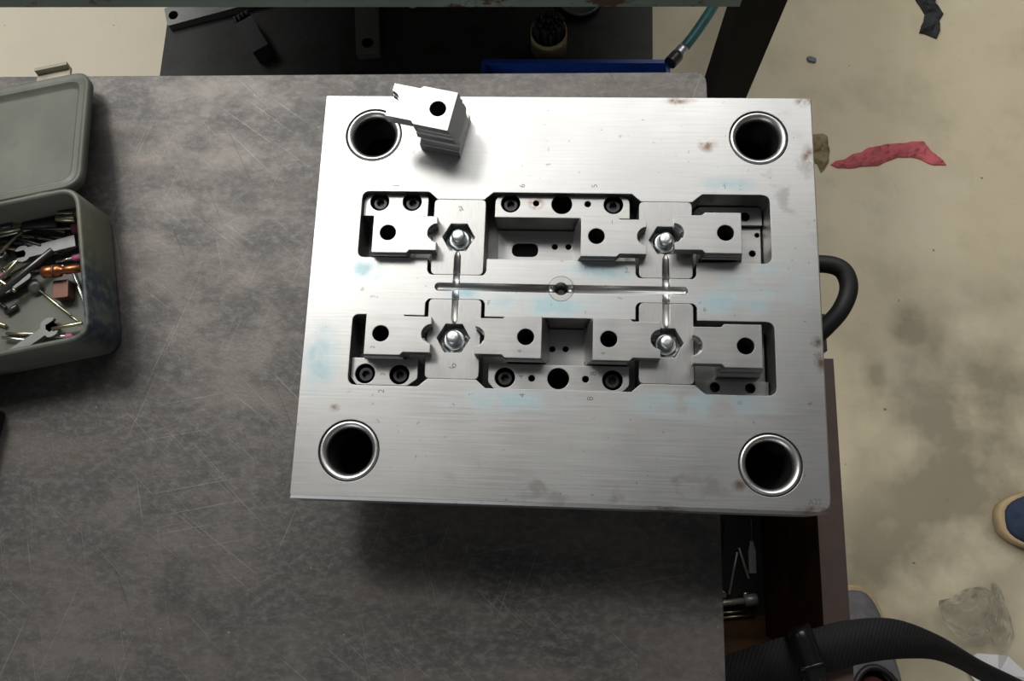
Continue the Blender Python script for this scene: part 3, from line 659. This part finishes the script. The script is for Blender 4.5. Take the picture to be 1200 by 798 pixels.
# ------------------------------------------------------------------ rack behind the bench
rk = thing('steel_rack', 'teal and black painted steel rack frame behind the bench', 'rack', (192, 398, 0))
bm = B(); box(bm, -2000, -20, 603, -22, 22, 640); ob('front_beam', bm, 'teal', rk)
for x in (0, -2020):
    bm = B(); box(bm, x-22, -20, 0, x+22, 22, 640); ob('post', bm, 'blackpaint', rk)
bm = B(); prism(bm, [(-22.2, 603), (-34, 603), (-22.2, 591)], -3, 3, Matrix.Translation((0, -17, 0)) @ Matrix.Rotation(R(90), 4, 'X')); ob('corner_gusset', bm, 'blackpaint', rk)
bm = B(); box(bm, -830, 22.3, 628, -50, 779.7, 640); ob('shelf_plate', bm, 'shelf', rk)
bm = B(); box(bm, -22, 22, 603, 22, 780, 640); ob('side_beam', bm, 'blackpaint', rk)
bm = B(); box(bm, -22, 780, 0, 22, 824, 640); ob('post', bm, 'blackpaint', rk)
bm = B(); box(bm, -2000, 780, 603, -22, 824, 640); ob('rear_beam', bm, 'blackpaint', rk)
bm = B(); box(bm, -2042, 780, 0, -1998, 824, 640); ob('post', bm, 'blackpaint', rk)

# low dark steel table under the rack, with its things
LZ = 200
lt = thing('low_table', 'low oily dark steel table standing under the rack', 'table', (-250, 650, 0))
bm = B(); prism(bm, rect(-377.5, -240, 378.5, 240, 4), LZ-14, LZ); ob('table_plate', bm, 'shelf', lt)
for x in (-350, 350):
    for y in (-215, 215):
        bm = B(); box(bm, x-18, y-18, 0, x+18, y+18, LZ-14); ob('leg', bm, 'frame', lt)
def holed_bar(label, loc, rz, L, wd, th, hx, r):
    bm = B(); prism(bm, rect(-12, -wd/2, L, wd/2, 2), 0, th); q = B(); prism(q, circ(hx, 0, r, 28), -2, th+2)
    return tag(ob('drilled_bar', cut(mesh_of(bm, 'd'), [q]), 'steelbar', None, loc, R(rz)), label, 'steel bar', 'drilled steel bars on the low table')
holed_bar('dull steel bar with one hole near the left table corner', (-612, 632, LZ), 17, 230, 32, 14, 0, 7.5)
holed_bar('dull steel bar with hole standing out at middle of the table', (-302, 578, LZ), 96, 230, 36, 16, 6, 9)
o = thing('end_mill_stand', 'black block holding a row of cutters on the low table', 'tool stand', (-478, 590, LZ), R(-57))
bm = B(); box(bm, -28, -13, 0, 30, 13, 30); ob('stand_block', bm, 'grip', o)
for i in range(4):
    bm = B(); lathe(bm, [(3.5, 20), (3.5, 34), (2.8, 35)], 12, Matrix.Translation((-34, -10+i*6.6, 12)) @ Matrix.Rotation(R(-30), 4, 'Y') @ Matrix.Translation((0, 0, -18))); ob('cutter', bm, 'darkpin', o)
o = thing('pin_cup', 'tan cup packed with dark round pins on the low table', 'cup', (-27.5, 585, LZ))
bm = B(); lathe(bm, [(25, 0), (27, 2), (27, 44), (25, 44), (25, 4), (0.1, 4)], 32, cap=False); ob('cup_body', bm, 'cup', o)
k = 0
for i in range(-3, 4):
    for j in range(-3, 4):
        x = i*7.4+(j % 2)*3.7; y = j*6.4
        if x*x+y*y < 21.5**2:
            bm = B(); h = 60+random.random()*14; lathe(bm, [(3.1, 4.2), (3.1, h), (2.3, h+.8)], 10, Matrix.Translation((x, y, 0))); ob('dark_pin', bm, 'oxide', o)
o = thing('parts_tray', 'blue plastic tray at the near edge of the low table', 'tray', (12, 478, LZ))
bm = B(); rg = []
for p, z in ((rect(-131, -58, 131, 58, 6), 0), (rect(-134, -60, 134, 60, 7), 38), (rect(-137, -63, 137, 63, 8), 38), (rect(-137, -63, 137, 63, 8), 41), (rect(-131, -57, 131, 57, 6), 41), (rect(-128, -55, 128, 55, 5), 3)):
    rg.append([bm.verts.new((x, y, z)) for x, y in p])
for a, b in zip(rg, rg[1:]):
    for k in range(len(a)): bm.faces.new((a[k], a[(k+1) % len(a)], b[(k+1) % len(a)], b[k]))
bm.faces.new(rg[0][::-1]); bm.faces.new(rg[-1]); ob('tray_body', bm, 'bluetray', o)
bm = B(); rod(bm, (0, 0, 10), (14, 40, 10), 9.5, 16); tag(ob('yellow_handle', bm, 'yellow', None, (-243, 652, LZ)), 'yellow brown plastic handle under the rack beam', 'handle')
bm = B(); lathe(bm, [(30, 0), (34, 3), (36, 14), (33, 14), (30, 4), (.1, 3)], 28, cap=False); tag(ob('metal_dish', bm, 'steelbar', None, (18, 668, LZ)), 'shallow grey metal dish partly hidden behind the rack beam', 'dish')
o = thing('air_hose', 'teal air hose with bright coupling beside the blue tray', 'hose', (150, 540, LZ))
path = spline([(-2, -8, 46), (14, 13, 42), (33, 40, 40), (58, 82, 36), (82, 132, 22), (105, 190, -20), (130, 280, -110), (190, 440, -191), (300, 700, -191)], 8)
bm = B(); tube(bm, path[10:], 7.5, 14); ob('hose_tube', bm, 'hose', o)
bm = B(); tube(bm, path[6:11], 8.8, 14); ob('coupling', bm, 'zinc', o); bm = B(); tube(bm, path[0:7], 9.5, 12); ob('connector', bm, 'darkpin', o)

# ------------------------------------------------------------------ things on the floor
def cloth(name, outline, mat, label, cat, h=18, seed=0, folds=None, loc=None):
    """crumpled cloth: outline filled on a grid, raised in folds, with a thin underside"""
    xs = [p[0] for p in outline]; ys = [p[1] for p in outline]; cx, cy = sum(xs)/len(xs), sum(ys)/len(ys)
    bm = B(); f0 = bm.faces.new([bm.verts.new((x-cx, y-cy, 0)) for x, y in outline])
    bmesh.ops.triangulate(bm, faces=[f0])
    for _ in range(4):
        bmesh.ops.subdivide_edges(bm, edges=[e for e in bm.edges if e.calc_length() > 7], cuts=1)
        bmesh.ops.triangulate(bm, faces=[q for q in bm.faces if len(q.verts) > 3])
    edge = {v for e in bm.edges if e.is_boundary for v in e.verts}
    for v in bm.verts:
        p = Vector((v.co.x*.03+seed, v.co.y*.05, seed)); n_ = mnoise.noise(p)*.6+abs(mnoise.noise(p*2.3))*.9
        v.co.z = 1.5+(h*(.35+max(0, n_)) if v not in edge else 1+h*.25*max(0, n_))
        v.co.x += mnoise.noise(p*1.7+Vector((5, 0, 0)))*3; v.co.y += mnoise.noise(p*1.7+Vector((0, 9, 0)))*3
    r = bmesh.ops.extrude_face_region(bm, geom=bm.faces[:])
    for v in [g for g in r['geom'] if isinstance(g, bmesh.types.BMVert)]: v.co.z = max(0, v.co.z*.3-1.0)
    return tag(ob(name, bm, mat, None, (cx, cy, 0)), label, cat)
cloth('cloth_rag', [(446, 490), (460, 486), (488, 485), (500, 489), (524, 490), (545, 500), (559.5, 506), (580, 507), (600, 499), (618, 493), (636, 492), (628, 502), (616, 516.5), (606, 528), (600.5, 535), (585, 533), (568, 532), (540, 528), (511.8, 524), (500, 514), (483, 510), (470, 500), (455, 496)], 'rag', 'crumpled red cloth rag lying on the concrete floor', 'rag', 10, 3)
cloth('leather_scrap', [(424, 494), (429, 478), (437, 484), (444, 497), (446, 520), (445.5, 542), (436, 548), (424, 546), (405, 540), (404, 505)], 'tan', 'dirty tan leather scrap on the floor beside the red rag', 'scrap', 14, 8)
cloth('oily_cloth', [(611.5, 742), (626, 736), (639.5, 730), (648, 744), (645, 759), (654.6, 777), (641.8, 800), (640, 850), (600, 850), (606, 815), (613, 797), (622.8, 777), (616, 758)], 'darkcloth', 'dark oily strip of cloth at the top of the floor', 'cloth', 14, 5)
bm = B(); prism(bm, [(-8, 4), (-6, -2), (5, -5), (8, -3), (7, 2), (-3, 6)], 0, 5); tag(ob('plastic_chip', bm, 'chip', None, (424, 687, 0)), 'small blue grey chip on the floor behind the plate', 'chip')
def crumpled(outline, h, seed):
    cx = sum(p[0] for p in outline)/len(outline); cy = sum(p[1] for p in outline)/len(outline)
    bm = B(); bmesh.ops.create_icosphere(bm, subdivisions=3, radius=1)
    def rad(a):
        best = 1e9
        for i in range(len(outline)):
            p, q = Vector(outline[i])-Vector((cx, cy)), Vector(outline[(i+1) % len(outline)])-Vector((cx, cy)); d = Vector((math.cos(a), math.sin(a)))
            den = d.x*(q.y-p.y)-d.y*(q.x-p.x)
            if abs(den) < 1e-9: continue
            t = (p.x*(q.y-p.y)-p.y*(q.x-p.x))/den; u = (p.x*d.y-p.y*d.x)/den
            if t > 0 and -.001 <= u <= 1.001: best = min(best, t)
        return best if best < 1e8 else 20
    for v in bm.verts:
        c0 = v.co.copy(); a = math.atan2(c0.y, c0.x); rr = math.hypot(c0.x, c0.y)**.7
        n_ = abs(mnoise.noise(c0*1.8+Vector((seed, 0, 0))))*1.3+abs(mnoise.noise(c0*4.2+Vector((0, seed, 0))))*.7
        v.co = Vector((math.cos(a)*rr*rad(a), math.sin(a)*rr*rad(a), max(0.4, h*.5+h*.5*c0.z*(1.5-1.9*n_))))
    for f_ in bm.faces: f_.smooth = False
    return bm, (cx, cy, 0)
bm, l = crumpled([(560, -208), (579, -205), (600, -190), (626, -185), (640, -195), (645, -215), (640, -238), (629.6, -251), (595, -262), (576, -252), (566, -235)], 46, 2.2)
bag = thing('plastic_bag', 'crumpled clear plastic bag on the floor near the white paper', 'bag', l)
ob('bag_film', bm, 'film', bag)
bm, l2 = crumpled([(612, -180), (640, -170), (657, -186), (668, -225), (672, -256), (655, -279), (640, -268), (634, -248), (646, -215), (640, -190)], 18, 6.1)
bmesh.ops.translate(bm, verts=bm.verts, vec=Vector(l2)-Vector(l)); ob('bag_flap', bm, 'film', bag)
bm = B(); pp = [(597, -296), (618, -281), (645, -281.5), (664, -284), (676, -297), (690, -312), (684, -330), (640, -342), (610, -320)]
top_ = []
for i, (x, y) in enumerate(pp): top_.append(bm.verts.new((x-640, y+305, 2+5*(i % 3))))
cc = bm.verts.new((2, -2, 14)); low_ = [bm.verts.new((v.co.x, v.co.y, max(0, v.co.z-1.4))) for v in top_]; cl_ = bm.verts.new((2, -2, 12.4))
for i in range(len(pp)):
    j = (i+1) % len(pp); bm.faces.new((top_[i], top_[j], cc)); bm.faces.new((low_[j], low_[i], cl_)); bm.faces.new((low_[i], low_[j], top_[j], top_[i]))
tag(ob('waste_paper', bm, 'paper', None, (640, -305, 0)), 'creased sheet of white paper on the floor below the plastic bag', 'paper')

# ------------------------------------------------------------------ two people standing at the bench (only their shoes are in view)
def skin_body(verts, edges, radii, root, name, mat, parent, levels=1):
    me = bpy.data.meshes.new(name); me.from_pydata([Vector(v)*S for v in verts], edges, []); o = bpy.data.objects.new(name, me); C.objects.link(o)
    o.modifiers.new('s', 'SKIN'); 
    for i, r in enumerate(radii):
        sv = me.skin_vertices[0].data[i]; rr = r if isinstance(r, tuple) else (r, r); sv.radius = (rr[0]*S, rr[1]*S); sv.use_root = i == root
    sd = o.modifiers.new('d', 'SUBSURF'); sd.levels = levels; sd.render_levels = levels
    r = bpy.data.meshes.new_from_object(o.evaluated_get(bpy.context.evaluated_depsgraph_get()))
    for p in r.polygons: p.use_smooth = True
    bpy.data.objects.remove(o); r.materials.clear(); r.materials.append(MAT[mat]); r.name = name
    q = bpy.data.objects.new(name, r); C.objects.link(q); q.parent = parent; return q
def shoe_mesh(parent, side, mat, x, y, rz):
    """shoe with its toe at local +y; origin under the ankle"""
    fo = bpy.data.objects.new('x', None)
    Mx = Matrix.Translation((x, y, 0)) @ Matrix.Rotation(rz, 4, 'Z')
    def outline(sc, sh=0.):
        pts = []
        for k in range(40):
            a = 2*math.pi*k/40; cx, sy = math.cos(a), math.sin(a)
            wd = 50 if sy > 0 else 40
            wdt = wd*(1-.10*max(0, sy)**3)
            pts.append((math.copysign(abs(cx)**.62, cx)*wdt*sc, math.copysign(abs(sy)**.85, sy)*(138+0*sy)*sc**.5+60+sh))
        return pts
    bm = B(); rg = []
    for sc, z in ((.95, 0), (1.0, 3), (1.0, 20), (.96, 24)): rg.append([bm.verts.new((p[0], p[1], z)) for p in outline(sc)])
    for a, b in zip(rg, rg[1:]):
        for k in range(40): bm.faces.new((a[k], a[(k+1) % 40], b[(k+1) % 40], b[k])).smooth = True
    bm.faces.new(rg[0][::-1]); bm.faces.new(rg[-1]); bmesh.ops.transform(bm, matrix=Mx, verts=bm.verts); s_ = ob('shoe_sole', bm, 'sole', parent)
    bm = B(); rg = []
    def ring(t):
        base = outline(.93); out = []
        for k in range(40):
            a = 2*math.pi*k/40; bx, by = base[k]
            ox, oy = 35*math.cos(a), 36+54*math.sin(a)            # collar opening
            u = t; X = bx*(1-u)+ox*u; Y = by*(1-u)+oy*u
            zc = 84-10*math.sin(a); bulge = math.sin(min(1, u*1.0)*math.pi/2)
            out.append((X, Y, 22+(zc-22)*bulge))
        return out
    for t in (0, .08, .2, .35, .5, .7, .85, 1): rg.append([bm.verts.new(p) for p in ring(t)])
    inn = [bm.verts.new((p[0]*.93, 36+(p[1]-36)*.95, p[2]-1)) for p in ring(1)]; inn2 = [bm.verts.new((p[0]*.9, 36+(p[1]-36)*.92, 30)) for p in ring(1)]
    rg += [inn, inn2]
    for a, b in zip(rg, rg[1:]):
        for k in range(40): bm.faces.new((a[k], a[(k+1) % 40], b[(k+1) % 40], b[k])).smooth = True
    bm.faces.new(rg[0][::-1]); bm.faces.new(inn2); bmesh.ops.transform(bm, matrix=Mx, verts=bm.verts); u_ = ob('shoe_upper', bm, mat, parent)
    bm = B(); cp = ring(1); tube(bm, [Vector(p) for p in cp]+[Vector(cp[0])], 4.5, 8); bmesh.ops.transform(bm, matrix=Mx, verts=bm.verts); ob('collar', bm, 'grip', u_)
    bm = B()
    prof = []
    for k, (z, ry, rx, cy) in enumerate(((31, 44, 27, 36), (70, 42, 28, 34), (95, 40, 30, 22), (130, 35, 32, -6), (180, 36, 34, -8))):
        prof.append([bm.verts.new((rx*math.cos(2*math.pi*i/24), cy+ry*math.sin(2*math.pi*i/24), z)) for i in range(24)])
    for a, b in zip(prof, prof[1:]):
        for i in range(24): bm.faces.new((a[i], a[(i+1) % 24], b[(i+1) % 24], b[i])).smooth = True
    bm.faces.new(prof[0][::-1]); bm.faces.new(prof[-1]); bmesh.ops.transform(bm, matrix=Mx, verts=bm.verts); ob('sock', bm, 'sock', u_)
def person(label, loc, rz, shoe, lf, rf, lean=0.):
    """standing figure, faces local +y; feet at x = -118 / +118"""
    P = thing('person', label, 'person', loc, rz, None)
    F = 118
    V = [(0, 0, 960), (-95, 0, 900), (-F*.95, 30+lf*.5, 500), (-F, lf-8, 95), (95, 0, 900), (F*.95, 30+rf*.5, 500), (F, rf-8, 95), (0, 10, 1120), (0, 30+lean, 1300), (0, 45+lean, 1430), (0, 62+lean, 1500),
         (-185, 35+lean, 1400), (-235, 20+lean, 1130), (-235, 60+lean, 880), (185, 35+lean, 1400), (235, 20+lean, 1130), (235, 60+lean, 880), (0, 80+lean, 1575), (0, 95+lean, 1650), (0, 90+lean, 1720)]
    Ed = [(0, 1), (1, 2), (2, 3), (0, 4), (4, 5), (5, 6), (0, 7), (7, 8), (8, 9), (9, 10), (9, 11), (11, 12), (12, 13), (9, 14), (14, 15), (15, 16), (10, 17), (17, 18), (18, 19)]
    Rd = [(140, 95), 85, 55, 36, 85, 55, 36, (135, 90), (150, 95), (90, 70), 50, 52, 40, 27, 52, 40, 27, 72, 78, 60]
    n0 = len(V)
    for s, wi in ((-1, 13), (1, 16)):                       # palm and five separate fingers
        wv = Vector(V[wi]); V.append(tuple(wv+Vector((0, 12, -60)))); Rd.append((16, 38)); Ed.append((wi, len(V)-1)); pi = len(V)-1
        for j, L in enumerate((62, 74, 78, 68)):
            b0 = Vector(V[pi])+Vector((0, 36-24*j, -38))
            for q, dz in ((b0, 0), (b0+Vector((-s*4, 0, -L*.5)), 0), (b0+Vector((-s*20, 0, -L*.9)), 0)):
                V.append(tuple(q)); Rd.append(8.5); Ed.append((pi if q is b0 else len(V)-2, len(V)-1))
        t0 = wv+Vector((-s*8, 48, -30))
        V.append(tuple(t0)); Rd.append(11); Ed.append((pi, len(V)-1)); V.append(tuple(t0+Vector((-s*8, 14, -42)))); Rd.append(9.5); Ed.append((len(V)-2, len(V)-1))
    body = skin_body(V, Ed, Rd, 0, 'body', 'skin', P)
    TV = [(0, 0, 960), (-95, 0, 900), (-F*.95, 30+lf*.5, 500), (-F, lf-10, 120), (95, 0, 900), (F*.95, 30+rf*.5, 500), (F, rf-10, 120), (0, 8, 1040)]
    skin_body(TV, [(0, 1), (1, 2), (2, 3), (0, 4), (4, 5), (5, 6), (0, 7)], [(160, 112), 103, 72, 58, 103, 72, 58, (152, 105)], 0, 'trousers', 'trouser', P)
    SV = [(0, 2, 930), (0, 12, 1130), (0, 30+lean, 1310), (0, 45+lean, 1440), (-190, 35+lean, 1400), (-240, 20+lean, 1130), (-236, 52+lean, 910), (190, 35+lean, 1400), (240, 20+lean, 1130), (236, 52+lean, 910)]
    skin_body(SV, [(0, 1), (1, 2), (2, 3), (3, 4), (4, 5), (5, 6), (3, 7), (7, 8), (8, 9)], [(176, 128), (160, 114), (170, 112), (92, 74), 66, 54, 40, 66, 54, 40], 0, 'shirt', 'shirt', P)
    bm = B(); bmesh.ops.create_uvsphere(bm, u_segments=20, v_segments=12, radius=1, matrix=Matrix.Translation((0, 80+lean, 1675)) @ Matrix.Diagonal((84, 98, 100, 1)))
    bmesh.ops.delete(bm, geom=[v for v in bm.verts if v.co.y > 128+lean and v.co.z < 1700 or v.co.z < 1610], context='VERTS'); ob('hair', bm, 'hair', P)
    for s in (-1, 1):
        bm = B(); bmesh.ops.create_uvsphere(bm, u_segments=12, v_segments=8, radius=9, matrix=Matrix.Translation((s*30, 168+lean, 1645))); ob('eye', bm, 'paper', P)
        bm = B(); bmesh.ops.create_uvsphere(bm, u_segments=12, v_segments=8, radius=1, matrix=Matrix.Translation((s*82, 85+lean, 1640)) @ Matrix.Diagonal((9, 20, 30, 1))); ob('ear', bm, 'skin', P)
        shoe_mesh(P, s, shoe, s*F, lf if s < 0 else rf, -s*.05)
    bm = B(); lathe(bm, [(6, 0), (13, 5), (7, 42), (3, 46)], 12, Matrix.Translation((0, 168+lean, 1605)) @ Matrix.Rotation(R(-12), 4, 'X')); ob('nose', bm, 'skin', P)
    bm = B(); bmesh.ops.create_uvsphere(bm, u_segments=12, v_segments=8, radius=1, matrix=Matrix.Translation((0, 165+lean, 1578)) @ Matrix.Diagonal((24, 7, 6, 1))); ob('mouth', bm, 'rag', P)
person('person in grey shoes with tan soles and black trousers, standing beside the side bin', (452+118, -500, 0), R(1), 'canvas', 114, -110)
person('person in navy shoes with tan soles, standing at the right edge of the floor', (985, -90+118, 0), R(88), 'navy', 124, -150)
